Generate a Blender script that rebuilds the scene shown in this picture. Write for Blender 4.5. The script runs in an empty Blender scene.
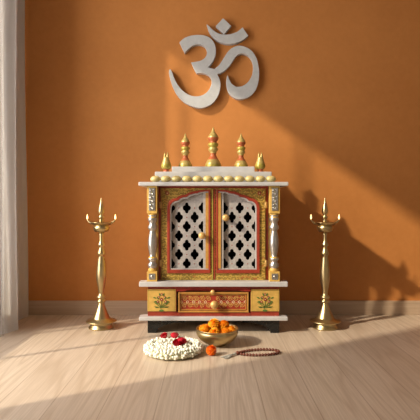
import bpy, bmesh, math, random
from mathutils import Vector, Matrix
R = random.Random(7)
PI = math.pi
scene = bpy.context.scene
COL = scene.collection
FP = 484.0          # focal length in pixels of a 420 px frame
CZ = 0.52           # camera height
WY = 2.30           # back wall

def X(px, d): return (px - 210) * d / FP
def Z(py, d): return CZ + (205 - py) * d / FP

# ------------------------------------------------------------------ materials
class NT:
    def __init__(s, name):
        s.m = bpy.data.materials.new(name); s.m.use_nodes = True
        s.t = s.m.node_tree; s.t.nodes.clear()
        s.out = s.n('ShaderNodeOutputMaterial'); s.b = s.n('ShaderNodeBsdfPrincipled')
        s.l(s.b.outputs[0], s.out.inputs[0])
        s.co = s.n('ShaderNodeTexCoord').outputs['Object']
    def n(s, t, **k):
        nd = s.t.nodes.new(t)
        for a, v in k.items(): setattr(nd, a, v)
        return nd
    def l(s, a, b): s.t.links.new(a, b)
    def map(s, scale, src=None, rot=(0, 0, 0)):
        m = s.n('ShaderNodeMapping'); m.inputs['Scale'].default_value = scale; m.inputs['Rotation'].default_value = rot
        s.l(src or s.co, m.inputs[0]); return m.outputs[0]
    def noise(s, scale, detail=3, src=None, rough=.5, dist=0):
        m = s.n('ShaderNodeTexNoise'); m.inputs['Scale'].default_value = scale; m.inputs['Detail'].default_value = detail
        m.inputs['Roughness'].default_value = rough; m.inputs['Distortion'].default_value = dist
        s.l(src or s.co, m.inputs['Vector']); return m.outputs['Fac']
    def ramp(s, f, stops, interp='LINEAR'):
        r = s.n('ShaderNodeValToRGB'); r.color_ramp.interpolation = interp
        e = r.color_ramp.elements
        while len(e) < len(stops): e.new(.5)
        for el, (p, c) in zip(e, stops):
            el.position = p; el.color = (*c, 1) if len(c) == 3 else c
        s.l(f, r.inputs[0]); return r.outputs[0]
    def mix(s, f, a, b, mode='MIX'):
        m = s.n('ShaderNodeMix', data_type='RGBA', blend_type=mode)
        for i, v in ((0, f), (6, a), (7, b)):
            if hasattr(v, 'is_linked') or hasattr(v, 'links'): s.l(v, m.inputs[i])
            elif i == 0: m.inputs[0].default_value = v
            else: m.inputs[i].default_value = (*v, 1)
        return m.outputs[2]
    def math(s, op, a, b=0.0, c=None):
        m = s.n('ShaderNodeMath', operation=op)
        for i, v in enumerate((a, b) if c is None else (a, b, c)):
            if isinstance(v, (int, float)): m.inputs[i].default_value = v
            else: s.l(v, m.inputs[i])
        return m.outputs[0]
    def bump(s, h, st=.2, dist=.01):
        b = s.n('ShaderNodeBump'); b.inputs['Strength'].default_value = st; b.inputs['Distance'].default_value = dist
        s.l(h, b.inputs['Height']); s.l(b.outputs[0], s.b.inputs['Normal'])
    def base(s, v):
        if isinstance(v, tuple): s.b.inputs['Base Color'].default_value = (*v, 1)
        else: s.l(v, s.b.inputs['Base Color'])
    def set(s, rough=.5, metal=0, spec=.5, **k):
        s.b.inputs['Roughness'].default_value = rough; s.b.inputs['Metallic'].default_value = metal
        s.b.inputs['Specular IOR Level'].default_value = spec
        for a, v in k.items(): s.b.inputs[a.replace('_', ' ')].default_value = v
        return s.m

def paint(name, c, var=.12, rough=.45, metal=0, scale=60, spec=.4, bump=.08):
    t = NT(name); f = t.noise(scale, 4)
    d = tuple(x * (1 - var) for x in c); u = tuple(min(1, x * (1 + var)) for x in c)
    t.base(t.ramp(f, [(.3, d), (.7, u)]))
    if bump: t.bump(f, bump, .002)
    return t.set(rough, metal, spec)

M = {}
def build_materials():
    # plaster wall
    t = NT('orange_plaster')
    f = t.noise(3.2, 6, rough=.6); g = t.noise(45, 4)
    c = t.ramp(f, [(.3, (.52, .200, .050)), (.7, (.59, .235, .062))])
    c = t.mix(.12, c, t.ramp(g, [(.35, (.42, .15, .035)), (.65, (.60, .24, .065))]))
    t.base(c); t.bump(g, .25, .003); M['wall'] = t.set(.75, 0, .25)
    t = NT('white_ceiling'); t.base((.72, .66, .58)); M['ceiling'] = t.set(.9)
    M['cream_wall'] = paint('cream_wall_paint', (.66, .60, .52), .03, .85, bump=0)
    # floor planks, .138 m wide, running towards the wall
    t = NT('pale_oak_planks')
    geo = t.co
    sx = t.n('ShaderNodeSeparateXYZ'); t.l(geo, sx.inputs[0])
    px = t.math('DIVIDE', sx.outputs[0], .138)
    idx = t.math('FLOOR', px); fr = t.math('FRACT', px)
    wn = t.n('ShaderNodeTexWhiteNoise', noise_dimensions='1D'); t.l(idx, wn.inputs['W'])
    rnd = wn.outputs['Value']
    # board-wise shifted coordinates so that the grain never runs on
    cb = t.n('ShaderNodeCombineXYZ')
    t.l(t.math('ADD', sx.outputs[0], t.math('MULTIPLY', rnd, 7.0)), cb.inputs[0])
    t.l(t.math('ADD', sx.outputs[1], t.math('MULTIPLY', rnd, 31.0)), cb.inputs[1])
    v = cb.outputs[0]
    fine = t.noise(1, 5, t.map((230, 5, 1), v), .6)
    broad = t.noise(1, 2, t.map((8, .5, 1), v), .45, .15)
    rings = t.math('FRACT', t.math('MULTIPLY', broad, 11.0))
    rings = t.math('ABSOLUTE', t.math('SUBTRACT', rings, .5))
    col = t.ramp(rnd, [(0, (.58, .465, .355)), (.5, (.64, .525, .41)), (1, (.61, .495, .38))])
    col = t.mix(t.ramp(rings, [(0, (.5, .5, .5)), (.24, (0, 0, 0))]), col, (.41, .30, .205))
    col = t.mix(t.ramp(fine, [(.42, (.40, .40, .40)), (.60, (0, 0, 0))]), col, (.42, .315, .22))
    seam = t.math('GREATER_THAN', t.math('ABSOLUTE', t.math('SUBTRACT', fr, .5)), .491)
    # staggered butt joints
    col = t.mix(t.math('MULTIPLY', seam, .45), col, (.22, .13, .075))
    t.base(col)
    h = t.math('SUBTRACT', t.math('MULTIPLY', fine, .25), seam)
    t.bump(h, .18, .002); M['floor'] = t.set(.38, 0, .45)
    t = NT('pale_wood_skirting')
    f = t.noise(1, 4, t.map((3, 3, 120)))
    t.base(t.ramp(f, [(.3, (.44, .31, .21)), (.7, (.52, .38, .265))])); M['skirting'] = t.set(.45)
    # temple
    t = NT('ornate_gold_paint')
    v = t.n('ShaderNodeTexVoronoi'); v.inputs['Scale'].default_value = 120
    wv = t.n('ShaderNodeTexWave', wave_type='RINGS'); wv.inputs['Scale'].default_value = 26; wv.inputs['Distortion'].default_value = 9
    wv.inputs['Detail'].default_value = 2; wv.inputs['Detail Scale'].default_value = 3
    t.l(t.co, v.inputs['Vector']); t.l(t.co, wv.inputs['Vector'])
    c = t.ramp(wv.outputs['Fac'], [(.35, (.27, .17, .030)), (.6, (.56, .36, .075))])
    c = t.mix(t.ramp(v.outputs['Distance'], [(.18, (.55, .55, .55)), (.34, (0, 0, 0))]), c, (.16, .125, .02))
    c = t.mix(t.ramp(t.noise(38, 2), [(.60, (0, 0, 0)), (.68, (.5, .5, .5))]), c, (.42, .06, .02))
    t.base(c); t.bump(wv.outputs['Fac'], .25, .002); M['gold_ornate'] = t.set(.4, .15)
    M['gold_yellow'] = paint('yellow_gold_paint', (.60, .37, .09), .12, .42)
    M['gold_frame'] = paint('gold_trim_paint', (.60, .30, .07), .15, .35, .2)
    M['gold_bright'] = paint('bright_gold_knob', (.62, .38, .13), .15, .32, .25)
    M['olive_gold'] = paint('olive_gold_paint', (.42, .33, .065), .2, .35, .25, 90)
    M['fin_gold'] = paint('finial_gold_paint', (.48, .36, .115), .2, .33, .25, 90)
    M['fin_red'] = paint('finial_red_paint', (.44, .12, .045), .15, .35, .1)
    M['red'] = paint('vermilion_paint', (.31, .042, .02), .15, .38)
    M['drawer_red'] = paint('drawer_crimson_paint', (.33, .036, .02), .2, .4)
    M['dark_red'] = paint('oxblood_paint', (.27, .025, .014), .2, .4)
    M['cream_gold'] = paint('cream_gold_paint', (.60, .48, .20), .14, .35, .1)
    M['silver'] = paint('silver_paint', (.52, .49, .45), .10, .30, .85, 80)
    M['lattice'] = paint('whitewashed_silver_paint', (.44, .405, .38), .14, .42, .1, 110)
    M['slab'] = paint('grey_white_marble_paint', (.52, .505, .49), .07, .35, 0, 25)
    M['om'] = paint('brushed_grey_white', (.55, .55, .54), .06, .55, .1, 60)
    M['black'] = paint('black_lacquer', (.012, .012, .011), .2, .25)
    M['interior'] = paint('painted_interior_shade', (.006, .004, .003), .2, .8, bump=0)  # near-black colour stands in for the shade inside the case
    M['green'] = paint('green_leaf_paint', (.10, .16, .03), .2, .5)
    M['cream'] = paint('cream_paint', (.75, .62, .38), .1, .45)
    t = NT('polished_brass'); f = t.noise(25, 4)
    t.base(t.ramp(f, [(.3, (.47, .36, .18)), (.7, (.60, .47, .25))]))
    t.l(t.ramp(f, [(.3, (.27, .27, .27)), (.7, (.40, .40, .40))]), t.b.inputs['Roughness'])
    m = t.m; t.b.inputs['Metallic'].default_value = 1; M['brass'] = m
    t = NT('lamp_flame'); t.base((1, .8, .4)); t.set(.5)
    t.b.inputs['Emission Color'].default_value = (1, .66, .26, 1); t.b.inputs['Emission Strength'].default_value = 3.0
    M['flame'] = t.m
    M['wick'] = paint('charred_wick', (.5, .42, .3), .2, .9)
    # flowers
    t = NT('marigold_petal')
    f = t.noise(70, 2)
    t.base(t.ramp(f, [(.3, (.90, .30, .010)), (.7, (1.0, .50, .025))])); M['marigold'] = t.set(.6, 0, .2, Subsurface_Weight=.1)
    t = NT('deep_marigold_petal')
    t.base(t.ramp(t.noise(70, 2), [(.3, (.72, .12, .006)), (.7, (.92, .22, .01))])); M['marigold_deep'] = t.set(.6, 0, .2)
    M['jasmine'] = paint('jasmine_white', (.86, .85, .72), .05, .55, bump=0)
    M['jasmine_core'] = paint('jasmine_calyx', (.55, .56, .36), .2, .7, bump=0)
    M['rose'] = paint('rose_crimson', (.55, .012, .03), .25, .5, bump=0)
    M['bead'] = paint('rudraksha_brown', (.14, .032, .015), .35, .4, 0, 250, .5, .5)
    M['tassel'] = paint('grey_tassel_thread', (.32, .30, .26), .2, .8, 0, 300, .3, .3)
    # fabric
    t = NT('linen_curtain')
    w = t.noise(1, 2, t.map((300, 300, 6)))
    t.base(t.ramp(w, [(.3, (.82, .805, .80)), (.7, (.87, .86, .855))]))
    t.set(.9, 0, .1)
    tr = t.n('ShaderNodeBsdfTranslucent'); tr.inputs[0].default_value = (.82, .80, .78, 1)
    mx = t.n('ShaderNodeMixShader'); mx.inputs[0].default_value = .45
    t.l(t.b.outputs[0], mx.inputs[1]); t.l(tr.outputs[0], mx.inputs[2]); t.l(mx.outputs[0], t.out.inputs[0])
    M['curtain'] = t.m
    t = NT('sheer_voile'); t.base((.8, .78, .75)); t.set(.9, 0, .1)
    tr = t.n('ShaderNodeBsdfTranslucent'); tr.inputs[0].default_value = (.85, .83, .8, 1)
    tp = t.n('ShaderNodeBsdfTransparent')
    mx = t.n('ShaderNodeMixShader'); mx.inputs[0].default_value = .5
    t.l(t.b.outputs[0], mx.inputs[1]); t.l(tr.outputs[0], mx.inputs[2])
    m2 = t.n('ShaderNodeMixShader'); m2.inputs[0].default_value = .78
    t.l(mx.outputs[0], m2.inputs[1]); t.l(tp.outputs[0], m2.inputs[2]); t.l(m2.outputs[0], t.out.inputs[0])
    M['sheer'] = t.m
    M['white_frame'] = paint('white_window_paint', (.8, .78, .74), .04, .4, bump=0)
build_materials()

# ------------------------------------------------------------------ mesh helpers
class MB:
    """collects shapes, links them as one mesh object"""
    def __init__(s): s.bm = bmesh.new(); s.mats = []
    def mi(s, m):
        if m not in s.mats: s.mats.append(m)
        return s.mats.index(m)
    def box(s, x0, x1, y0, y1, z0, z1, m, bev=0, seg=2):
        t = bmesh.new(); bmesh.ops.create_cube(t, size=1)
        for v in t.verts:
            v.co = Vector(((x0 + x1) / 2 + v.co.x * (x1 - x0), (y0 + y1) / 2 + v.co.y * (y1 - y0), (z0 + z1) / 2 + v.co.z * (z1 - z0)))
        if bev: bmesh.ops.bevel(t, geom=t.edges[:], offset=bev, segments=seg, profile=.6, affect='EDGES')
        s.join(t, m); return s
    def join(s, t, m, mat=None, smooth=False):
        i = s.mi(m); mp = {}
        for v in t.verts: mp[v] = s.bm.verts.new(mat @ v.co if mat else v.co)
        for f in t.faces:
            try:
                g = s.bm.faces.new([mp[v] for v in f.verts]); g.material_index = i; g.smooth = smooth or f.smooth
            except ValueError: pass
        t.free(); return s
    def lathe(s, prof, m, c=(0, 0, 0), seg=32, mat=None, mats=None):
        """prof: list of (r, z); mats: optional material per segment"""
        rings = []
        c = Vector(c)
        for r, z in prof:
            if r < 1e-6:
                p = Vector((0, 0, z)); rings.append([s.bm.verts.new((mat @ p if mat else p) + c)])
            else:
                ring = []
                for k in range(seg):
                    a = 2 * PI * k / seg; p = Vector((r * math.cos(a), r * math.sin(a), z))
                    ring.append(s.bm.verts.new((mat @ p if mat else p) + c))
                rings.append(ring)
        for j in range(len(rings) - 1):
            a, b = rings[j], rings[j + 1]; i = s.mi(mats[j] if mats else m)
            for k in range(seg):
                k2 = (k + 1) % seg
                q = [a[k % len(a)], a[k2 % len(a)], b[k2 % len(b)], b[k % len(b)]]
                u = []
                for w in q:
                    if w not in u: u.append(w)
                if len(u) > 2:
                    try: f = s.bm.faces.new(u); f.smooth = True; f.material_index = i
                    except ValueError: pass
        for ring in (rings[0], rings[-1]):
            if len(ring) > 2:
                f = s.bm.faces.new(ring); f.material_index = s.mi(mats[0] if mats else m)
        return s
    def tube(s, pts, rad, m, seg=8, closed=False, flat=None):
        pts = [Vector(p) for p in pts]; n = len(pts)
        rr = rad if isinstance(rad, (list, tuple)) else [rad] * n
        rings = []; up = Vector((0, 0, 1)); prev = None
        for i, p in enumerate(pts):
            if closed: tg = pts[(i + 1) % n] - pts[i - 1]
            else: tg = pts[min(i + 1, n - 1)] - pts[max(i - 1, 0)]
            tg.normalize()
            if prev is None:
                a = tg.orthogonal()
            else: a = prev - tg * prev.dot(tg)
            a.normalize(); prev = a; b = tg.cross(a)
            rings.append([s.bm.verts.new(p + (a * math.cos(2 * PI * k / seg) + b * math.sin(2 * PI * k / seg)) * rr[i]) for k in range(seg)])
        i0 = s.mi(m)
        for j in range(n if closed else n - 1):
            a, b = rings[j], rings[(j + 1) % n]
            for k in range(seg):
                f = s.bm.faces.new([a[k], a[(k + 1) % seg], b[(k + 1) % seg], b[k]]); f.smooth = True; f.material_index = i0
        if not closed:
            for q in (rings[0], rings[-1]): f = s.bm.faces.new(q); f.material_index = i0
        return s
    def ball(s, c, r, m, u=12, v=8, mat=None):
        t = bmesh.new(); bmesh.ops.create_uvsphere(t, u_segments=u, v_segments=v, radius=1)
        rr = r if isinstance(r, tuple) else (r, r, r)
        mt = Matrix.Translation(c) @ (mat or Matrix()) @ Matrix.Diagonal((*rr, 1))
        return s.join(t, m, mt, True)
    def plate(s, outer, holes, y0, y1, m, bev=0):
        """filled outline in the x-z plane with thickness from y0 (front) to y1"""
        cu = bpy.data.curves.new('tmp', 'CURVE'); cu.dimensions = '2D'; cu.fill_mode = 'BOTH'
        for lp in [outer] + list(holes):
            sp = cu.splines.new('POLY'); sp.points.add(len(lp) - 1); sp.use_cyclic_u = True
            for q, p in zip(sp.points, lp): q.co = (p[0], p[1], 0, 1)
        h = (y1 - y0) / 2; cu.extrude = h - bev; cu.bevel_depth = bev; cu.bevel_resolution = 1
        if bev: cu.offset = -bev
        o = bpy.data.objects.new('tmp', cu); COL.objects.link(o)
        dg = bpy.context.evaluated_depsgraph_get(); me = bpy.data.meshes.new_from_object(o.evaluated_get(dg))
        t = bmesh.new(); t.from_mesh(me)
        bmesh.ops.remove_doubles(t, verts=t.verts[:], dist=1e-6)
        for f in t.faces: f.smooth = False
        bpy.data.objects.remove(o); bpy.data.curves.remove(cu); bpy.data.meshes.remove(me)
        mt = Matrix(((1, 0, 0, 0), (0, 0, -1, (y0 + y1) / 2), (0, 1, 0, 0), (0, 0, 0, 1)))
        return s.join(t, m, mt)
    def build(s, name, parent=None, loc=None):
        bmesh.ops.recalc_face_normals(s.bm, faces=s.bm.faces[:])
        me = bpy.data.meshes.new(name); s.bm.to_mesh(me); s.bm.free()
        for m in s.mats: me.materials.append(M[m])
        o = bpy.data.objects.new(name, me); COL.objects.link(o)
        if parent: o.parent = parent
        if loc: o.location = loc
        return o

def tag(o, label=None, cat=None, group=None, kind=None):
    if label: o['label'] = label
    if cat: o['category'] = cat
    if group: o['group'] = group
    if kind: o['kind'] = kind
    return o
def empty(name, loc, label, cat, group=None):
    o = bpy.data.objects.new(name, None); COL.objects.link(o); o.location = loc; o.empty_display_size = .05
    return tag(o, label, cat, group)
def copy_tree(o, parent=None):
    c = o.copy(); COL.objects.link(c); c.parent = parent
    for ch in list(o.children): copy_tree(ch, c)
    return c
def smooth_loop(pts, n=5):
    """closed Catmull-Rom; a point with a third entry is a sharp corner"""
    out = []; N = len(pts)
    P = [Vector(p[:2]) for p in pts]; C = [len(p) > 2 for p in pts]
    for i in range(N):
        a, b, c, d = P[i - 1], P[i], P[(i + 1) % N], P[(i + 2) % N]
        if C[i]: a = b - (c - b)
        if C[(i + 1) % N]: d = c + (c - b)
        for k in range(n):
            t = k / n
            q = .5 * ((2 * b) + (c - a) * t + (2 * a - 5 * b + 4 * c - d) * t * t + (3 * b - a - 3 * c + d) * t ** 3)
            out.append((q.x, q.y))
    return out

# ------------------------------------------------------------------ the room
def structure():
    def st(o): return tag(o, kind='structure')
    LX, RX, BY, CH = -1.0, 2.9, -2.6, 2.5
    st(MB().box(LX - .25, RX + .15, BY, WY + .15, -.1, 0, 'floor').build('floor'))
    st(MB().box(LX - .15, RX + .15, WY, WY + .15, 0, CH, 'wall').build('wall_back'))
    st(MB().box(RX, RX + .15, BY, WY, 0, CH, 'cream_wall').build('wall_right'))
    st(MB().box(LX - .15, RX + .15, BY, WY + .15, CH, CH + .12, 'ceiling').build('ceiling'))
    wy0, wy1, wz0, wz1 = .90, 1.876, .19, 1.875
    b = MB()
    b.box(LX - .12, LX, BY, wy0, 0, CH, 'cream_wall'); b.box(LX - .12, LX, wy1, WY, 0, CH, 'cream_wall')
    b.box(LX - .12, LX, wy0, wy1, 0, wz0, 'cream_wall'); b.box(LX - .12, LX, wy0, wy1, wz1, CH, 'cream_wall')
    st(b.build('wall_left'))
    f = MB()
    for y0, y1, z0, z1 in ((wy0, wy0 + .02, wz0, wz1), (wy1 - .02, wy1, wz0, wz1), (wy0, wy1, wz0, wz0 + .012), (wy0, wy1, wz1 - .02, wz1),
                           (1.454, 1.472, wz0, wz1), (1.777, 1.789, wz0, wz1)):
        f.box(LX - (.03 if y1 - y0 > .0185 else .012), LX - .002, y0, y1, z0, z1, 'white_frame')
    st(f.build('window_1'))
    st(MB().box(LX, RX, WY - .013, WY, 0, .066, 'skirting', .002).build('baseboard_back'))
structure()

# ------------------------------------------------------------------ curtains
def sheet(fn, y0, y1, z0, z1, m, thick, ny=70, nz=24):
    b = MB(); i = b.mi(m); g = []
    for k in range(nz + 1):
        w = k / nz; z = z0 + (z1 - z0) * w
        g.append([b.bm.verts.new((fn(y0 + (y1 - y0) * j / ny, w), y0 + (y1 - y0) * j / ny, z)) for j in range(ny + 1)])
    for k in range(nz):
        for j in range(ny):
            f = b.bm.faces.new([g[k][j], g[k][j + 1], g[k + 1][j + 1], g[k + 1][j]]); f.material_index = i; f.smooth = True
    bmesh.ops.solidify(b.bm, geom=b.bm.faces[:], thickness=thick)
    return b
def fx(y, w):
    # fold crests at y = 2.225 and 2.0, drawn in a little towards the top
    ph = (y - 2.0) / .225
    c = -.858 - .047 * max(0, min(1, (y - 2.0) / .225)) + .028 * math.cos(2 * PI * ph) + .030
    c += .006 * math.sin(2 * PI * ph * 3 + 2 * w) * (1 - .4 * w)
    return c - .016 * w + .004 * math.sin(9 * w + y * 20)
tag(sheet(fx, 1.928, 2.262, .004, 2.5, 'curtain', .003).build('curtain'),
    'floor-length beige linen curtain gathered in folds against the orange wall', 'curtain')
def fs(y, w):
    return -.835 + .024 * math.cos(2 * PI * (y - 1.903) / .09) - .012 * w + .003 * math.sin(7 * w)
tag(sheet(fs, 1.882, 1.920, .004, 2.5, 'sheer', .0015, 40).build('sheer_curtain'),
    'thin white sheer curtain hanging in front of the beige linen one at the left edge', 'curtain')

# ------------------------------------------------------------------ om sign
def om_sign():
    d = 2.27; root = empty('om_symbol', (X(214, d), WY, Z(63, d)), 'large grey-white Om symbol mounted high on the orange wall', 'wall sign')
    o = root.location
    def cv(pts): return [(X(150 + p[0] / 3.23, d) - o.x, Z(10 + p[1] / 3.23, d) - o.z) + tuple(p[2:]) for p in pts]
    main = [(95,103,1),(110,90),(130,82),(155,79),(180,82),(198,93),(210,112),(213,135),(207,158),(198,173),(188,184,1),
            (207,190,1),(222,178),(232,164),(242,148),(252,133),(266,121),(286,114),(308,118),(328,130),(342,150),(350,175),(353,205),
            (350,235),(340,260),(322,279),(300,287),(280,286),(262,275),(251,258),(247,238),(247,222),(251,209,1),(257,225),(266,239),
            (282,247),(302,243),(319,229),(330,208),(334,185),(331,165),(322,150),(308,141),(293,140),(280,147),(270,160),(258,178),
            (245,192),(231,202),(217,206,1),(224,220),(228,240),(225,262),(217,282),(203,300),(182,312),(160,316),(135,310),(110,297),
            (88,275),(72,245),(63,215),(61,197),(65,189,1),(72,202),(79,221),(91,243),(108,262),(130,275),(152,278),(172,273),(188,260),
            (197,243),(199,228),(195,216),(185,208),(170,203),(150,203,1),(141,186),(133,168,1),(148,166),(165,162),(179,151),(184,136),
            (180,121),(169,112),(152,110),(135,116),(122,127),(112,138,1)]
    cres = [(183,44,1),(190,65),(203,85),(222,100),(248,108),(275,106),(298,97),(318,82,1),(309,69),(299,55,1),(283,68),(262,76),
            (240,78),(220,74),(203,63),(191,51)]
    dia = [(236,25,1),(263,50,1),(240,76,1),(213,50,1)]
    y0, y1 = -.026, 0
    for nm, p in (('om_body', main), ('crescent', cres), ('diamond_dot', dia)):
        b = MB(); b.plate(smooth_loop(cv(p), 5 if nm != 'diamond_dot' else 1), [], y0, y1, 'om', .0012); ob = b.build(nm, root)
om_sign()

# ------------------------------------------------------------------ temple cabinet
def temple():
    CX, CY = .0138, 2.12
    root = empty('temple_cabinet', (CX, CY, 0), 'painted wooden home temple with two latticed doors, drawer and five finials on its roof', 'home temple')
    def ly(y): return y - CY
    def bx(m, x0, x1, y0, y1, z0, z1, mat, bev=0): return m.box(x0, x1, ly(y0), ly(y1), z0, z1, mat, bev)
    def lx(px, d): return (px - 213.4) * d / FP
    # slabs
    def shelf(z0, z1, w, name):
        # T-shaped in plan: the overhanging ends are only as deep as the front columns
        b = MB(); t = bmesh.new()
        pts = [(-.300, 1.95), (.300, 1.95), (.300, 1.999), (w, 2.001), (w, 2.283), (-w, 2.283), (-w, 2.001), (-.300, 1.999)]
        lo = [t.verts.new((x, ly(y), z0)) for x, y in pts]; hi = [t.verts.new((x, ly(y), z1)) for x, y in pts]
        t.faces.new(lo[::-1]); t.faces.new(hi)
        for k in range(8): t.faces.new([lo[k], lo[(k + 1) % 8], hi[(k + 1) % 8], hi[k]])
        bmesh.ops.bevel(t, geom=t.edges[:], offset=.003, segments=2, profile=.6, affect='EDGES')
        b.join(t, 'slab'); return b.build(name, root)
    shelf(.053, .068, .268, 'bottom_shelf'); shelf(.190, .210, .244, 'middle_shelf')
    bx(MB(), -.302, .302, 1.945, 2.283, .597, .613, 'slab', .004).build('roof_shelf', root)
    b = MB(); bx(b, -.2417, .2417, 2.0, 2.24, .613, .658, 'slab', .003); b.build('lower_roof_step', root)
    b = MB(); bx(b, -.174, .174, 2.035, 2.205, .658, .682, 'slab', .003); b.build('upper_roof_step', root)
    # bracket feet
    for sx in (-1, 1):
        for back in (0, 1):
            b = MB()
            pts = [(.267, .053), (.267, 0), (.232, 0)]
            for k in range(9):
                a = PI / 2 * k / 8; pts.append((.232 - .115 * (1 - math.cos(a)), .042 * math.sin(a) + .002))
            pts.append((.117, .053))
            P = [(sx * p[0], p[1]) for p in pts]
            if back: b.plate(P, [], ly(2.252), ly(2.268), 'black')
            else: b.plate(P, [], ly(1.966), ly(1.982), 'black')
            ya, yb = (1.982, 2.08) if not back else (2.252, 2.16)
            t = MB()
            sp = [(ya, .053), (ya, 0), (ya + (yb - ya) * .2, 0)] + [(ya + (yb - ya) * (.2 + .8 * math.sin(PI / 2 * k / 6)), .042 * (1 - math.cos(PI / 2 * k / 6))) for k in range(1, 7)] + [(yb, .053)]
            # side bracket: a prism along x
            vs = [[b.bm.verts.new((sx * xx, ly(p[0]), p[1])) for p in sp] for xx in (.251, .267)]
            i = b.mi('black')
            for q in vs: b.bm.faces.new(q).material_index = i
            for k in range(len(sp)):
                k2 = (k + 1) % len(sp); b.bm.faces.new([vs[0][k], vs[0][k2], vs[1][k2], vs[1][k]]).material_index = i
            t.bm.free(); b.build('foot', root)
    # drawer case
    d = 1.968; k = d / FP
    def dz(py): return CZ - (py - 205) * k
    b = MB()
    bx(b, -.267, -.150, 1.972, 2.27, .068, .190, 'red'); bx(b, .150, .267, 1.972, 2.27, .068, .190, 'red')
    bx(b, -.15, .15, 1.970, 2.25, .068, .082, 'red'); bx(b, -.15, .15, 2.25, 2.27, .068, .190, 'red'); bx(b, -.15, .15, 1.976, 2.25, .170, .190, 'dark_red')
    b.build('drawer_case', root)
    for sx in (-1, 1):
        x0, x1 = sorted((sx * .268, sx * .1525))
        p = bx(MB(), x0, x1, 1.967, 1.973, dz(311.3), dz(289.2), 'gold_yellow', .001).build('side_panel', root)
        c = (x0 + x1) / 2; bq = MB(); zc = dz(300.5)
        def leaf(x, z, a, L, w, mt, y=1.966):
            x = c + (x - c) * 1.3; z = zc + (z - zc) * 1.12; L *= 1.2; w *= 1.2
            pts = []
            for q in range(10):
                tt = q / 10 * 2 * PI; u = math.cos(tt) * L / 2 + L / 2; v = math.sin(tt) * w / 2
                pts.append((x + u * math.cos(a) - v * math.sin(a), z + u * math.sin(a) + v * math.cos(a)))
            bq.plate(pts, [], ly(y) - .0007, ly(1.9672), mt)
        for a, L in ((90, .030), (60, .032), (120, .032), (35, .030), (145, .030), (10, .026), (170, .026)):
            leaf(c, zc - .026, math.radians(a), L, .0022, 'green')
        for a, rr, zz in ((30, .012, -.012), (150, .012, -.012), (55, .015, .004), (125, .015, .004), (0, .010, -.024), (180, .010, -.024), (-20, .016, -.002), (200, .016, -.002), (70, .012, .016), (110, .012, .016), (20, .018, .008), (160, .018, .008)):
            leaf(c + math.cos(math.radians(a)) * rr, zc + zz, math.radians(a), .011, .0048, 'green')
        for fxx, fz, r in ((0, .004, .0062), (-.012, -.004, .0046), (.012, -.004, .0046), (-.009, .013, .004), (.009, .013, .004), (0, .023, .0042)):
            for q in range(5): leaf(c + fxx, zc + fz, 2 * PI * q / 5 + .3, r, r * .75, 'red', 1.9655)
            leaf(c + fxx - .0015, zc + fz, 0, .003, .003, 'cream', 1.965)
        leaf(c - .008, zc - .036, 0, .016, .008, 'green'); leaf(c - .003, zc - .03, math.radians(90), .01, .004, 'green')
        bq.build('painted_bouquet', p)
        t = MB()   # thin dark outline of the panel
        z0, z1 = dz(310.2), dz(290.3)
        for (a0, a1, c0, c1) in ((x0 + .004, x1 - .004, z0, z0 + .0012), (x0 + .004, x1 - .004, z1 - .0012, z1), (x0 + .004, x0 + .0052, z0, z1), (x1 - .0052, x1 - .004, z0, z1)):
            t.box(a0, a1, ly(1.9666), ly(1.968), c0, c1, 'olive_gold')
        t.build('border_line', p)
    # red valance above the drawer with an ogee lower edge
    v = [(-.150, .190), (.150, .190), (.150, dz(291.2)), (.118, dz(291.2)), (.108, dz(290.2)), (.095, dz(289.2)), (-.095, dz(289.2)), (-.108, dz(290.2)), (-.118, dz(291.2)), (-.150, dz(291.2))]
    MB().plate(v, [], ly(1.964), ly(1.976), 'dark_red').build('valance', root)
    # drawer
    zb, zt = .0835, dz(292.2)
    dr = MB()
    bx(dr, -.143, .143, 1.974, 2.2, zb, zt, 'drawer_red', .001)
    dr = dr.build('drawer', root)
    fr = MB()
    o_ = [(-.143, zb), (.143, zb), (.143, zt), (-.143, zt)]
    i1 = .0065; h1 = [(-.143 + i1, zb + i1), (.143 - i1, zb + i1), (.143 - i1, zt - i1), (-.143 + i1, zt - i1)]
    fr.plate(o_, [h1], ly(1.966), ly(1.974), 'gold_frame', .0008); i2, i3 = .0095, .0125
    o2 = [(-.143 + i2, zb + i2), (.143 - i2, zb + i2), (.143 - i2, zt - i2), (-.143 + i2, zt - i2)]
    h2 = [(-.143 + i3, zb + i3), (.143 - i3, zb + i3), (.143 - i3, zt - i3), (-.143 + i3, zt - i3)]
    fr.plate(o2, [h2], ly(1.970), ly(1.974), 'gold_frame'); fr.build('drawer_frame', dr)
    fi = MB(); zc = (zb + zt) / 2; rr = random.Random(3); hh = (zt - zb) / 2 - .015
    yy = ly(1.9735)
    for sx in (-1, 1):
        for n in range(5):
            cx = sx * (.020 + n * .0245)
            for sz in (-1, 1):
                pts = []
                for q in range(22):
                    a = q / 21 * 3.4 * PI + (0 if sz > 0 else PI); r = .0115 * (1 - q / 24)
                    pts.append((cx + sx * r * math.cos(a), yy, zc + sz * .0135 + sz * r * math.sin(a)))
                fi.tube(pts, .0011, 'gold_yellow', 5)
            for q in range(5):
                a = 2 * PI * q / 5; fi.ball((cx + .012 * sx + .0045 * math.cos(a), yy, zc + .0045 * math.sin(a)), (.0022, .001, .0022), 'cream', 6, 4)
        for n in range(46):
            x = sx * rr.uniform(.014, .128); z = zc + rr.uniform(-1, 1) * hh
            a = rr.uniform(0, PI)
            fi.tube([(x - .003 * math.cos(a), yy, z - .003 * math.sin(a)), (x, yy - .0002, z), (x + .003 * math.cos(a + .6), yy, z + .003 * math.sin(a + .6))], [.0004, .0009, .0004], 'gold_yellow', 5)
    fi.build('gold_filigree', dr)
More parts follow.
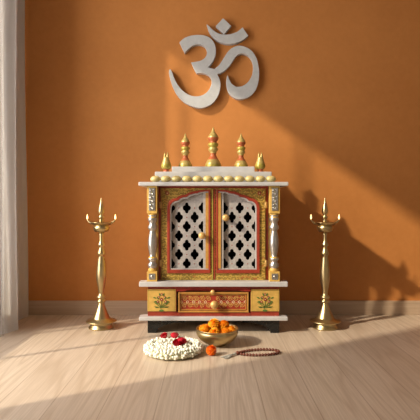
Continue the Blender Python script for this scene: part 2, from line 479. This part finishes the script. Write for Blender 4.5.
    def knob(r, x, y, z, par, name='knob', mt='gold_bright'):
        m = Matrix.Rotation(PI / 2, 4, 'X')
        b = MB(); b.lathe([(r * .75, 0), (r * .8, r * .15), (r * .4, r * .35), (r * .38, r * .7), (r * .75, r * .95), (r, r * 1.35), (r * .97, r * 1.7), (r * .7, r * 2.05), (r * .3, r * 2.2), (0, r * 2.22)], mt, (x, ly(y), z), 24, m)
        return b.build(name, par)
    knob(.0165, lx(214.2, d), 1.973, dz(304), dr)
    knob(.0095, lx(212.7, d), 1.964, dz(291.4), root, 'latch_knob')
    # upper case
    b = MB()
    for sx in (-1, 1):
        x0, x1 = sorted((sx * .222, sx * .240)); bx(b, x0, x1, 2.006, 2.27, .210, .597, 'gold_yellow')
    bx(b, -.222, .222, 2.255, 2.27, .210, .597, 'gold_yellow'); b.build('case', root)
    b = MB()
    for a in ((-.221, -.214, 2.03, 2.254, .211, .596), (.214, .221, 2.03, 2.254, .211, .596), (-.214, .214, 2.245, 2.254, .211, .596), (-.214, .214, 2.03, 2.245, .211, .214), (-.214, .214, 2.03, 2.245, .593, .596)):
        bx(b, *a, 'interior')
    b.build('interior_shade_box', root)  # added black box, keeps the inside in shade behind the lattice holes
    k2 = 2.0 / FP
    def q(px, py): return ((px - 213.4) * k2, CZ - (py - 205) * k2)
    fo = [(-.240, .210), (.240, .210), (.240, .597), (-.240, .597)]
    fh = [q(164, 279), q(262.8, 279), q(262.8, 189.5), q(164, 189.5)]
    b = MB(); b.plate(fo, [fh], ly(2.004), ly(2.012), 'gold_yellow')
    b.build('face_frame', root)
    bx(MB(), -.226, .226, 1.993, 2.0035, q(0, 188)[1], .597, 'dark_red').build('head_rail', root)
    bx(MB(), -.226, .226, 1.993, 2.0035, .210, q(0, 280)[1], 'dark_red').build('bottom_rail', root)
    # gold bead line with scallops beside the doors
    for sx in (-1, 1):
        b = MB()
        out = [(sx * .2265, .214), (sx * .2265, .594)]
        inn = []
        for n in range(60):
            z = .594 - .38 * n / 59
            w = .0012 * abs(math.sin(n / 59 * PI * 2))
            inn.append((sx * (.2185 - w), z))
        b.plate(out + inn, [], ly(2.000), ly(2.004), 'red')
        b.build('edge_moulding', root)
    # doors (left one drawn; right one mirrored)
    inner = [(170.2,269.3),(170.2,208),(170.8,205),(172.5,202.6),(175,201.2),(178.3,200.6),(180,198.8),(183,197.5),(187,197),(189,195.2),(193,193.9),(197.4,193.4),(199.5,192.3),(203,191.7),(208.7,191.5),(208.7,269.3)]
    outer = [(167.4,272.8),(167.4,207.3),(168.1,203.8),(170,200.7),(172.8,198.9),(176.3,198.1),(178.6,196.3),(182.2,195.0),(186,194.5),(188.2,192.9),(192.2,191.5),(196.7,191),(201,190),(210.6,189.7),(210.6,272.8)]
    rim = [(171.5,268.1),(171.5,208.5),(172.2,205.8),(173.6,203.9),(175.9,202.6),(178.9,202.1),(180.8,200.2),(183.6,199),(187.5,198.6),(189.8,196.7),(193.5,195.4),(197.8,194.9),(200,193.8),(203.5,193.1),(207.4,192.9),(207.4,268.1)]
    for sx, nm in ((1, 'door'), (-1, 'door')):
        def Q(px, py):
            a = q(px, py); return (a[0] * sx, a[1])
        door = MB(); door.plate([Q(161.8, 279.8), Q(213.2, 279.8), Q(213.2, 188.1), Q(161.8, 188.1)], [[Q(*p) for p in outer]], ly(1.992), ly(2.004), 'gold_ornate', .0008)
        door = door.build(nm, root)
        MB().plate([Q(*p) for p in outer], [[Q(*p) for p in inner]], ly(1.986), ly(2.003), 'red', .0012).build('arched_frame', door)
        MB().plate([Q(*p) for p in inner], [[Q(*p) for p in rim]], ly(1.989), ly(2.003), 'lattice', .0006).build('inner_rim', door)
        def stile(a, c, mt, y0, nm2):
            xa, xb = sorted((Q(a, 0)[0], Q(c, 0)[0]))
            bx(MB(), xa, xb, y0, 2.003, q(0, 268.1)[1], q(0, 192.9)[1], mt, .0006).build(nm2, door)
        stile(205.8, 208.6, 'gold_frame', 1.987, 'meeting_stile'); stile(203.3, 205.7, 'lattice', 1.990, 'inner_stile')
        xa, xb = sorted((Q(211.8, 0)[0], Q(213.1, 0)[0]))
        bx(MB(), xa, xb, 1.9895, 1.9925, q(0, 279)[1], q(0, 189)[1], 'olive_gold' if sx > 0 else 'red').build('edge_strip', door)
        # pierced lattice with quatrefoil holes
        holes = []
        def foil(cx, cy):
            pts = []
            for t in range(32):
                a = 2 * PI * t / 32
                ph = (a + PI / 4) % (PI / 2) - PI / 4
                r = 2.25 * math.cos(ph) + math.sqrt(2.0 ** 2 - (2.25 * math.sin(ph)) ** 2)
                pts.append(Q(cx + r * math.cos(a) * .95, cy + r * math.sin(a) * 1.3))
            return pts
        bumps = []
        for i in range(5):
            cx = 171.0 + 7.9 * i
            for j in range(5):
                cy = (208 + 18.66 * j) if i % 2 == 0 else (217.3 + 18.66 * j)
                if cy > 266: continue
                holes.append(foil(cx, cy))
            for j in range(5):
                cy = (217.3 + 18.66 * j) if i % 2 == 0 else (208 + 18.66 * j)
                if cy < 267 and i > 0: bumps.append((cx, cy))
        la = MB(); la.plate([Q(165.5, 271.5), Q(208.2, 271.5), Q(208.2, 190.5), Q(165.5, 190.5)], holes, ly(2.004), ly(2.011), 'lattice', .0007)
        st = la
        for cx in (178.9, 186.8, 194.7):
            for cy in [208 + 9.33 * j for j in range(7)]:
                on = (cx == 186.8) == (round((cy - 208) / 9.33) % 2 == 1)
                if on and cy > 203: st.ball((Q(cx, cy)[0], ly(2.004), Q(cx, cy)[1]), (.0024, .0012, .0024), 'red', 8, 5)
        la.build('lattice', door)
        # rosette in the spandrel
        ro = MB(); rx, rz = Q(167.5, 193.2)
        for t in range(6):
            a = 2 * PI * t / 6; ro.ball((rx + .0055 * math.cos(a), ly(1.9915), rz + .0055 * math.sin(a)), (.0034, .0012, .0034), 'red', 8, 5)
        ro.ball((rx, ly(1.991), rz), (.0028, .0018, .0028), 'cream_gold', 8, 5)
        for t in range(9):
            ro.ball((Q(171.5 + 2.9 * t, 0)[0], ly(1.9915), Q(0, 192.6 - .35 * t)[1]), (.002, .001, .0016), 'dark_red' if t % 2 else 'green', 6, 4)
        ro.build('painted_rosette', door)
        ky = 235.2 if sx > 0 else 217.6; kx = 202.2 if sx > 0 else 426.8 - 225.6
        knob(.0142, Q(kx, 0)[0], 1.990, q(0, ky)[1], door)
        for hz in (205, 263):   # hinges on the outer edge
            xa, xb = sorted((Q(159.8, 0)[0], Q(162.4, 0)[0]))
            hb = bx(MB(), xa, xb, 1.989, 1.9925, q(0, hz + 3)[1], q(0, hz - 3)[1], 'gold_bright', .0006)
            hb.lathe([(.0016, q(0, hz + 3.4)[1]), (.0016, q(0, hz - 3.4)[1])], 'gold_bright', (Q(161.2, 0)[0], ly(1.9885), 0), 8)
            hb.build('hinge', door)
    # columns
    dc = 1.975; kc = dc / FP
    def cz(py): return CZ - (py - 205) * kc
    for sx in (-1, 1):
        x = sx * .2485; y = ly(1.979); b = MB(); h = .0205
        b.box(x - h, x + h, y - h, y + h, cz(213.5), .597, 'gold_yellow', .0015)
        b.box(x - h, x + h, y - h, y + h, .210, cz(271), 'gold_yellow', .0015)
        pr = [(4.4,271),(4.6,269.5),(3.6,268),(4.7,266),(4.8,264.5),(3.4,262.5),(3.2,261),(4.5,259.5),(4.5,258),(2.9,256.5),(3.2,254),(4.1,249),(4.6,244),(4.5,240),(3.9,235.5),(3.0,231.5),(2.9,230.5),(4.7,228.5),(4.7,226.3),(3.4,224.3),(3.5,222),(4.8,220),(4.6,217.7),(3.9,216.5),(4.5,215),(4.5,213.5)]
        mats = ['gold_yellow' if i in (0, 1, 24, 8, 22) else 'silver' for i in range(len(pr) - 1)]
        b.lathe([(r * kc, cz(py)) for r, py in pr], 'silver', (x, y, 0), 24, None, mats)
        c = b.build('column', root)
        c_in = MB()
        yf = y - h
        c_in.box(x - .0125, x + .0125, yf - .003, yf + .001, cz(210.5), cz(188), 'silver', .0012)
        for n in range(6):
            zz = cz(208.5 - n * 3.6)
            c_in.ball((x + .004 * (-1) ** n, yf - .003, zz), (.0055, .002, .0042), 'silver', 8, 6)
            c_in.ball((x - .006 * (-1) ** n, yf - .003, zz + .003), (.0028, .0016, .0028), 'silver', 8, 6)
            c_in.ball((x - .0008, yf - .003, zz + .0072), (.0018, .0016, .0018), 'olive_gold', 6, 5)
        c_in.build('carved_inlay', c)
        d_in = MB(); d_in.box(x - .0125, x + .0125, yf - .002, yf + .001, cz(279), cz(273), 'silver', .001)
        d_in.ball((x, yf - .002, cz(276)), (.006, .002, .006), 'silver', 8, 6); d_in.build('base_inlay', c)
    # row of beads along the roof edge
    for n in range(12):
        b = MB(); t = bmesh.new(); bmesh.ops.create_uvsphere(t, u_segments=24, v_segments=12, radius=1)
        for v in t.verts:
            a = math.atan2(v.co.y, v.co.x); g = 1 - .05 * abs(math.sin(4 * a)) ** 4
            v.co.x *= g; v.co.y *= g; v.co.z *= (1 if v.co.z > 0 else .9)
        b.join(t, 'cream_gold', Matrix.Diagonal((.0214, .018, .0142, 1)), True)
        b.build('roof_bead', root, (lx(155.4 + 10.5 * n, 1.97), ly(1.972), .6255))
    # finials
    kf = 2.10 / FP
    prof = [(8.2,166.3),(8.5,165.2),(7.9,164.2),(8.1,163.4),(6.9,161),(5.4,158.3),(4.0,156.2),(3.1,154.6),(2.8,153),(3.3,152),(3.1,151),(4.0,150),(4.9,148.6),(4.8,147),(3.7,146.2),(4.3,145.4),(5.3,144),(5.2,142.6),(3.9,141.6),(3.3,140.6),(4.3,139.4),(5.3,137.8),(5.4,136.4),(4.9,134.8),(3.7,133),(2.5,131.4),(1.6,129.9),(.95,128),(.5,126.5),(0,125.3)]
    def fmat(y):
        if y > 163: return 'olive_gold'
        if y > 158: return 'fin_gold'
        if y > 151.5: return 'fin_red'
        if y > 146.5: return 'fin_gold'
        if y > 142: return 'olive_gold'
        if y > 136.8: return 'fin_red'
        return 'fin_gold'
    for px, s in ((213.4, 1), (185.6, .845), (241.3, .845)):
        b = MB(); P = [(r * kf * s, (166.3 - y) * kf * s * 1.0) for r, y in prof]
        b.lathe(P, 'fin_gold', (0, 0, 0), 28, None, [fmat((prof[i][1] + prof[i + 1][1]) / 2) for i in range(len(prof) - 1)])
        b.build('finial', root, (lx(px, 2.1), ly(2.10), .682))
    k3 = 2.06 / FP
    sp = [(3.4,172),(3.6,171.2),(2.7,170.2),(2.3,169.6),(3.7,168.5),(4.9,167),(5.2,165.3),(4.7,163.2),(3.9,161.2),(3.3,159.4),(2.9,157.6),(2.6,156.6),(0,156)]
    for px in (166.4, 260.4):
        b = MB(); b.lathe([(r * k3, (172 - y) * k3) for r, y in sp], 'fin_gold', (0, 0, 0), 24, None,
                          ['fin_red' if y > 169 else ('olive_gold' if y > 163.5 else 'fin_gold') for _, y in sp[:-1]])
        for s_ in (-1, 1):   # twin pointed bud tips
            b.tube([(s_ * .3 * k3, 0, 13 * k3), (s_ * 1.35 * k3, 0, 15.5 * k3), (s_ * 1.35 * k3, 0, 18 * k3), (s_ * 1.25 * k3, 0, 20.3 * k3)], [1.5 * k3, 1.4 * k3, 1.0 * k3, .2 * k3], 'fin_gold', 10)
        b.build('bud_finial', root, (lx(px, 2.06), ly(2.06), .658))
temple()

# ------------------------------------------------------------------ brass lamps
def lamp():
    k = 2.05 / FP
    root = empty('oil_lamp', (0, 0, 0), 'tall brass oil lamp', 'oil lamp', 'standing brass oil lamps')
    def L(name, pr, par=root, seg=36):
        return MB().lathe([(r * k, (327.8 - y) * k) for r, y in pr], 'brass', (0, 0, 0), seg).build(name, par)
    L('base', [(12.3,327.8),(12.6,327.2),(12.3,326.4),(11.2,325.2),(10.7,323.8),(10.4,322.8),(10.6,322.3),(14.6,321.3),(15.2,320.7),(14.8,320.2),(9.4,318.6),(8.6,317.3),(7.3,314.5),(5.9,311.5),(4.6,308.4),(3.6,305.5),(2.9,303.2),(2.8,302.6)])
    L('stem', [(2.8,302.8),(4.3,302.0),(4.5,301),(4.0,300),(2.8,299.3),(2.9,298.7),(4.4,297.9),(4.6,296.9),(4.1,295.8),(2.8,295),(2.6,293),(3.0,289.5),(3.9,285),(4.7,280.5),(5.0,276),(4.7,270),(4.1,264),(3.4,259),(2.7,256.2),(3.0,255.4),(3.9,254.4),(3.7,252.6),(2.8,250),(2.1,247.6),(2.2,246.6),(3.3,245.4),(3.2,243.9),(2.1,242.3),(1.9,239),(2.1,235),(2.6,232)])
    L('oil_bowl', [(3.0,232.4),(6.0,231.8),(7.4,230.3),(8.0,228),(8.1,226.6),(6.6,226.2),(7.4,225.3),(10.0,223.9),(11.0,222.6),(11.2,222.3),(10.5,222.2),(8,223.3),(2.5,224)])
    L('finial', [(2.2,224.2),(2.3,221),(2.0,219.2),(2.4,218.2),(3.0,217.2),(2.3,216),(1.5,215.2),(2.2,214),(3.1,212.3),(3.2,210.8),(2.7,208.2),(1.9,205.2),(1.2,202.4),(.75,200),(.55,198.4),(0,196.8)], seg=24)
    for n in range(2):
        a = [0, PI][n]; ca, sa = math.cos(a), math.sin(a)
        b = MB(); pr = [(8, 223.9, 1.5), (10.5, 223.0, 1.3), (12.2, 221.8, .95), (13.4, 220.6, .8), (14, 219.9, .6)]
        b.tube([(r * k * ca, r * k * sa, (327.8 - y) * k) for r, y, w in pr], [w * k for *_, w in pr], 'brass', 12)
        sp = b.build('spout', root)
        if n < 2:
            b = MB(); fr = [(0,-.2),(.45,.3),(.75,1.3),(.7,2.4),(.45,3.7),(.18,4.9),(0,5.6)]
            w = MB().tube([(13.6 * k * ca, 13.6 * k * sa, (327.8 - 220.2) * k), (14 * k * ca, 14 * k * sa, (327.8 - 219.2) * k)], .35 * k, 'wick', 6); w.build('wick', sp)
            b.lathe([(r * k * 1.15, y * k) for r, y in fr], 'flame', (14 * k * ca, 14 * k * sa, (327.8 - 219.4) * k), 12); b.build('flame', sp)
    return root
l1 = lamp(); l2 = copy_tree(l1)
l1.location = (X(101.3, 2.05), 2.05, 0); l2.location = (X(325, 2.05), 2.05, 0)
l1['label'] = 'tall brass oil lamp with lit wicks, nearer the curtain, left of the temple'
l2['label'] = 'tall brass oil lamp with lit wicks standing right of the temple in its shadow'

# ------------------------------------------------------------------ flowers, bowl, beads
def petal_ball(r, m, n=110, seed=1, flat=.85):
    rr = random.Random(seed); b = MB(); i = b.mi(m)
    b.ball((0, 0, 0), (r * .72, r * .72, r * .72 * flat), m, 14, 9)
    for k in range(n):
        z = 1 - 2 * (k + .5) / n; a = k * 2.39996; q = math.sqrt(max(0, 1 - z * z))
        dr = Vector((q * math.cos(a), q * math.sin(a), z)); up = Vector((0, 0, 1)) if abs(z) < .98 else Vector((1, 0, 0))
        t1 = dr.cross(up).normalized(); t2 = t1.cross(dr).normalized()   # t2 points up
        w = r * rr.uniform(.20, .27); tilt = rr.uniform(.1, .35)
        vs = []
        for u, h in ((.55, .5), (.85, 1.0), (1.0, .75)):
            row = []
            for s_ in (-1, 0, 1):
                p = dr * r * u + t1 * s_ * w * h + t2 * (w * (.5 - .5 * u) - tilt * w * (u > .9)) + dr * (r * .05 * (1 - abs(s_)) if u > .8 else 0) + t2 * (.35 * w * abs(s_) * (u > .8))
                p += Vector((rr.uniform(-1, 1), rr.uniform(-1, 1), rr.uniform(-1, 1))) * r * .03
                p.z *= flat; row.append(b.bm.verts.new(p))
            vs.append(row)
        for y in range(2):
            for x in range(2):
                f = b.bm.faces.new([vs[y][x], vs[y][x + 1], vs[y + 1][x + 1], vs[y + 1][x]]); f.material_index = i
    return b
def bowl():
    d = 1.80; k = d / FP
    root = empty('brass_bowl', (X(217.2, d), d, 0), 'round-bellied brass bowl on the floor, heaped with orange marigolds', 'bowl')
    pr = [(0,0),(8.0,0),(8.8,.4),(8.9,1.2),(9.5,1.7),(13,3.2),(17,6.0),(19.8,9.4),(20.9,12.4),(20.6,14.4),(20.0,15.4),(20.6,16.2),(21.2,16.6),(21.1,17.0),(20.3,17.0),(19.4,15.4),(19.9,12.4),(18.8,9.8),(16,6.9),(12,4.4),(6,3.0),(0,2.8)]
    MB().lathe([(r * k, z * k) for r, z in pr[:11]] , 'brass', (0, 0, 0), 48)
    b = MB(); b.lathe([(r * k, z * k) for r, z in pr], 'brass', (0, 0, 0), 56); b.build('bowl_body', root)
    return root, k
broot, bk = bowl()
bx0, by0 = broot.location.x, broot.location.y
mar = petal_ball(.0222, 'marigold', 110, 5).build('marigold'); marm = [mar.data, petal_ball(.0222, 'marigold', 100, 8).build('t').data]
for o in list(bpy.data.objects):
    if o.name == 't': bpy.data.objects.remove(o)
G = 'marigolds heaped in the brass bowl'
spots = [  # px, py, depth, scale, label
    (204.6, 329.4, 1.796, 1.0, 'bright orange marigold at the left rim of the brass bowl'),
    (214.0, 324.0, 1.808, 1.00, 'topmost orange marigold of the heap in the brass bowl'),
    (223.8, 325.2, 1.811, .98, 'orange marigold high on the heap, right of its topmost flower'),
    (214.3, 333.0, 1.761, .92, 'orange marigold low in front of the heap, centre-left in the bowl'),
    (225.6, 332.8, 1.764, .92, 'orange marigold low in front of the heap, centre-right in the bowl'),
    (230.8, 330.0, 1.800, .88, 'orange marigold at the right rim of the brass bowl'),
    (218.5, 329.5, 1.846, .95, 'orange marigold mostly hidden behind the middle of the heap in the bowl'),
    (209.5, 328.0, 1.826, .9, 'orange marigold mostly hidden at the left back of the bowl'),
]
first = True
for n, (px, py, d, s, lab) in enumerate(spots):
    o = mar if n == 0 else mar.copy()
    if n: COL.objects.link(o); o.data = marm[n % 2]
    o.location = (X(px, d), d, Z(py, d)); o.scale = (s, s, s); o.rotation_euler = (R.uniform(-.5, .5), R.uniform(-.5, .5), R.uniform(0, 6))
    tag(o, lab, 'flower', G)
o = petal_ball(.0185, 'marigold_deep', 110, 21, .95).build('marigold'); o.location = (X(211.4, 1.675), 1.675, .0172)
tag(o, 'single loose deep-orange marigold lying on the floor between garland and bowl', 'flower')

def garland():
    cx, cy = X(173.2, 1.706), 1.706
    root = empty('flower_garland', (cx, cy, 0), 'coiled white jasmine garland with crimson roses lying on the floor', 'garland')
    rr = random.Random(11)
    rings = [(.084, .017), (.053, .018), (.023, .015)]
    b = MB()
    for Rm, r in rings:
        b.tube([(Rm * math.cos(2 * PI * k / 40), Rm * math.sin(2 * PI * k / 40), r * .9 - .0018) for k in range(40)], r * .80, 'jasmine_core', 10, True)
    core = b.build('garland_cord', root)
    def bud_geo(b, mt=None, m='jasmine'):
        L = .0125; r = .0046
        b.lathe([(.0012, -.002), (.0022, 0), (r * .8, L * .3), (r, L * .58), (r * .75, L * .85), (0, L)], m, (0, 0, 0), 7, mt)
    proto = MB(); bud_geo(proto); proto = proto.build('jasmine_bud', root)
    P = []
    for Rm, r in rings:
        N = int(2 * PI * Rm / .0088)
        for k in range(N):
            for j in range(8):
                a = 2 * PI * (k + .5 * (j % 2) + rr.uniform(-.25, .25)) / N
                phi = -0.55 + (PI + 1.1) * j / 7 + rr.uniform(-.15, .15)
                if Rm < .08 and (phi < .1 or phi > PI - .1): continue
                nrm = Vector((math.cos(a) * math.cos(phi), math.sin(a) * math.cos(phi), math.sin(phi)))
                base = Vector((Rm * math.cos(a), Rm * math.sin(a), r * .9)) + nrm * r * .55
                dr = (nrm + Vector((rr.uniform(-.6, .6), rr.uniform(-.6, .6), rr.uniform(-.3, .5)))).normalized()
                if base.z + min(0, dr.z) * .012 < .007: base.z = .008 - min(0, dr.z) * .012
                P.append((base, dr, Rm))
    roses = [(X(164.2, 1.78) - cx, 1.78 - cy, .036, .0125), (X(174.6, 1.78) - cx, 1.78 - cy, .036, .0135), (X(177.6, 1.68) - cx, 1.68 - cy, .037, .0145), (X(181.6, 1.695) - cx, 1.70 - cy, .039, .0145)]
    P = [p for p in P if all((p[0] - Vector(q[:3])).length > .013 for q in roses)]
    # those that show largest: front and top facing the camera
    P.sort(key=lambda p: (p[0].y + .6 * (1 - p[1].z) * .02 - p[0].z * 1.5 + (.03 if p[1].y > .3 else 0)))
    stuff = MB()
    for n, (base, dr, _) in enumerate(P):
        mt = dr.to_track_quat('Z', 'Y').to_matrix().to_4x4() @ Matrix.Rotation(rr.uniform(0, 6), 4, 'Z') @ Matrix.Scale(rr.uniform(.8, 1.2), 4)
        if n < 100:
            o = proto if n == 0 else proto.copy()
            if n: COL.objects.link(o); o.parent = root
            o.matrix_local = Matrix.Translation(base) @ mt
        else:
            i0 = len(stuff.bm.verts)
            stuff.lathe([(.0022, 0), (.0037, .00375), (.0046, .0072), (.0034, .0106), (0, .0125)], 'jasmine', base, 6, mt)
    s = stuff.build('jasmine_buds', root); s['kind'] = 'stuff'
    for x, y, z, r in roses:
        b = MB(); i = b.mi('rose')
        for ring, (n, rad, h) in enumerate(((3, .35, 1.0), (5, .62, .95), (6, .9, .8), (7, 1.1, .55))):
            for k in range(n):
                a = 2 * PI * k / n + ring * .5; row = []
                w = PI / n * 1.35
                for u, q in ((.0, .45), (.5, .9), (.85, 1.0), (1, 1.12)):
                    row.append([b.bm.verts.new((r * rad * q * math.cos(a + s_ * w * (1 if u < 1 else .7)), r * rad * q * math.sin(a + s_ * w * (1 if u < 1 else .7)), r * (-.5 + u * (h + .5) + .08 * (1 - abs(s_))))) for s_ in (-1, -.5, 0, .5, 1)])
                for p in range(3):
                    for c in range(4):
                        f = b.bm.faces.new([row[p][c], row[p][c + 1], row[p + 1][c + 1], row[p + 1][c]]); f.material_index = i; f.smooth = True
        b.ball((0, 0, r * .1), (r * .4, r * .4, r * .6), 'rose', 10, 6)
        o = b.build('rose', root, (x, y, z)); o.rotation_euler = (rr.uniform(.1, .5), rr.uniform(-.3, .3), rr.uniform(0, 6))
        o['label'] = 'crimson rose'
garland()

def mala():
    cx, cy = X(259.2, 1.693), 1.693
    root = empty('prayer_beads', (cx, cy, 0), 'loop of dark brown prayer beads with a grey tassel lying right of the bowl', 'prayer beads')
    A, B, N, r = .0705, .031, 31, .0052
    def pt(a):
        x = A * math.cos(a); y = B * math.sin(a) * (1 + .12 * math.cos(a))
        c, s = math.cos(.16), math.sin(.16); return (x * c - y * s, x * s + y * c)
    # even spacing by arc length
    dense = [pt(2 * PI * k / 2000) for k in range(2001)]; L = [0]
    for a, b in zip(dense, dense[1:]): L.append(L[-1] + math.hypot(b[0] - a[0], b[1] - a[1]))
    pos = []; j = 0
    for k in range(N):
        while L[j] < L[-1] * (k + .5) / N: j += 1
        pos.append(dense[j])
    r = L[-1] / N / 2 * .97
    MB().tube([(*p, r) for p in dense[:-1:20]], .0012, 'bead', 6, True).build('string', root)
    b = MB(); t = bmesh.new(); bmesh.ops.create_icosphere(t, subdivisions=3, radius=r); rr = random.Random(5)
    for v in t.verts:
        n = v.co.normalized(); a = math.atan2(n.y, n.x)
        v.co *= 1 - .10 * abs(math.sin(a * 2.5)) ** 6 + rr.uniform(-.03, .03)
    b.join(t, 'bead', None, True); proto = b.build('bead', root)
    for k, p in enumerate(pos):
        o = proto if k == 0 else proto.copy()
        if k: COL.objects.link(o); o.parent = root
        o.location = (*p, r); o.rotation_euler = (rr.uniform(0, 1), PI / 2, rr.uniform(0, 6))
    e = pt(PI); b = MB()
    hx, hy = e[0] - .007, e[1] - .003
    b.ball((hx, hy, .007), .0068, 'bead', 14, 10); b.build('guru_bead', root)
    ux, uy = -.80, -.60   # the tassel trails towards the camera's left
    b = MB(); b.tube([(hx + .004 * ux, hy + .004 * uy, .007), (hx + .011 * ux, hy + .011 * uy, .0065), (hx + .018 * ux, hy + .018 * uy, .006)], [.0025, .004, .0038], 'tassel', 10)
    for k in range(44):
        sd = rr.uniform(-1, 1); q = rr.uniform(.75, 1.1); br = 1 if k % 2 else -1
        def P(l, w, z): return (hx + ux * l - uy * w, hy + uy * l + ux * w, z)
        b.tube([P(.016, 0, .006), P(.016 + .020 * q, sd * .004 + br * .004, .0048), P(.016 + .046 * q, sd * .005 + br * .010, .0016 + rr.uniform(0, .001))], [.0011, .0010, .0007], 'tassel', 5)
    b.build('tassel', root)
mala()

# ------------------------------------------------------------------ light and camera
az, el = math.radians(30), math.radians(30.5)
dirv = Vector((math.cos(el) * math.cos(az), math.cos(el) * math.sin(az), -math.sin(el)))
su = bpy.data.lights.new('sun', 'SUN'); su.energy = 4.0; su.color = (1, .88, .68); su.angle = math.radians(1.7)
so = bpy.data.objects.new('sun', su); COL.objects.link(so); so.rotation_euler = dirv.to_track_quat('-Z', 'Y').to_euler(); so.location = (-4, -1, 4)
# daylight in the window opening
al = bpy.data.lights.new('window_daylight', 'AREA'); al.shape = 'RECTANGLE'; al.size = 1.55; al.size_y = .9; al.energy = 60; al.color = (1, .965, .93)
ao = bpy.data.objects.new('window_daylight', al); COL.objects.link(ao); ao.location = (-1.45, 1.33, 1.05)
ao.rotation_euler = Vector((1, 0, 0)).to_track_quat('-Z', 'Y').to_euler()
al.size, al.size_y = 1.4, 2.0
w = bpy.data.worlds.new('world'); scene.world = w; w.use_nodes = True
w.node_tree.nodes['Background'].inputs[0].default_value = (1, .97, .93, 1); w.node_tree.nodes['Background'].inputs[1].default_value = .18

cam = bpy.data.cameras.new('camera'); co = bpy.data.objects.new('camera', cam); COL.objects.link(co)
cam.sensor_width = 36; cam.lens = FP / 420 * 36; cam.shift_y = -5 / 420; cam.clip_start = .02
co.location = (0, 0, CZ); co.rotation_euler = (PI / 2, 0, 0); scene.camera = co
vs = scene.view_settings; vs.view_transform = 'Standard'; vs.look = 'None'; vs.exposure = 0; vs.gamma = 1; vs.use_curve_mapping = False
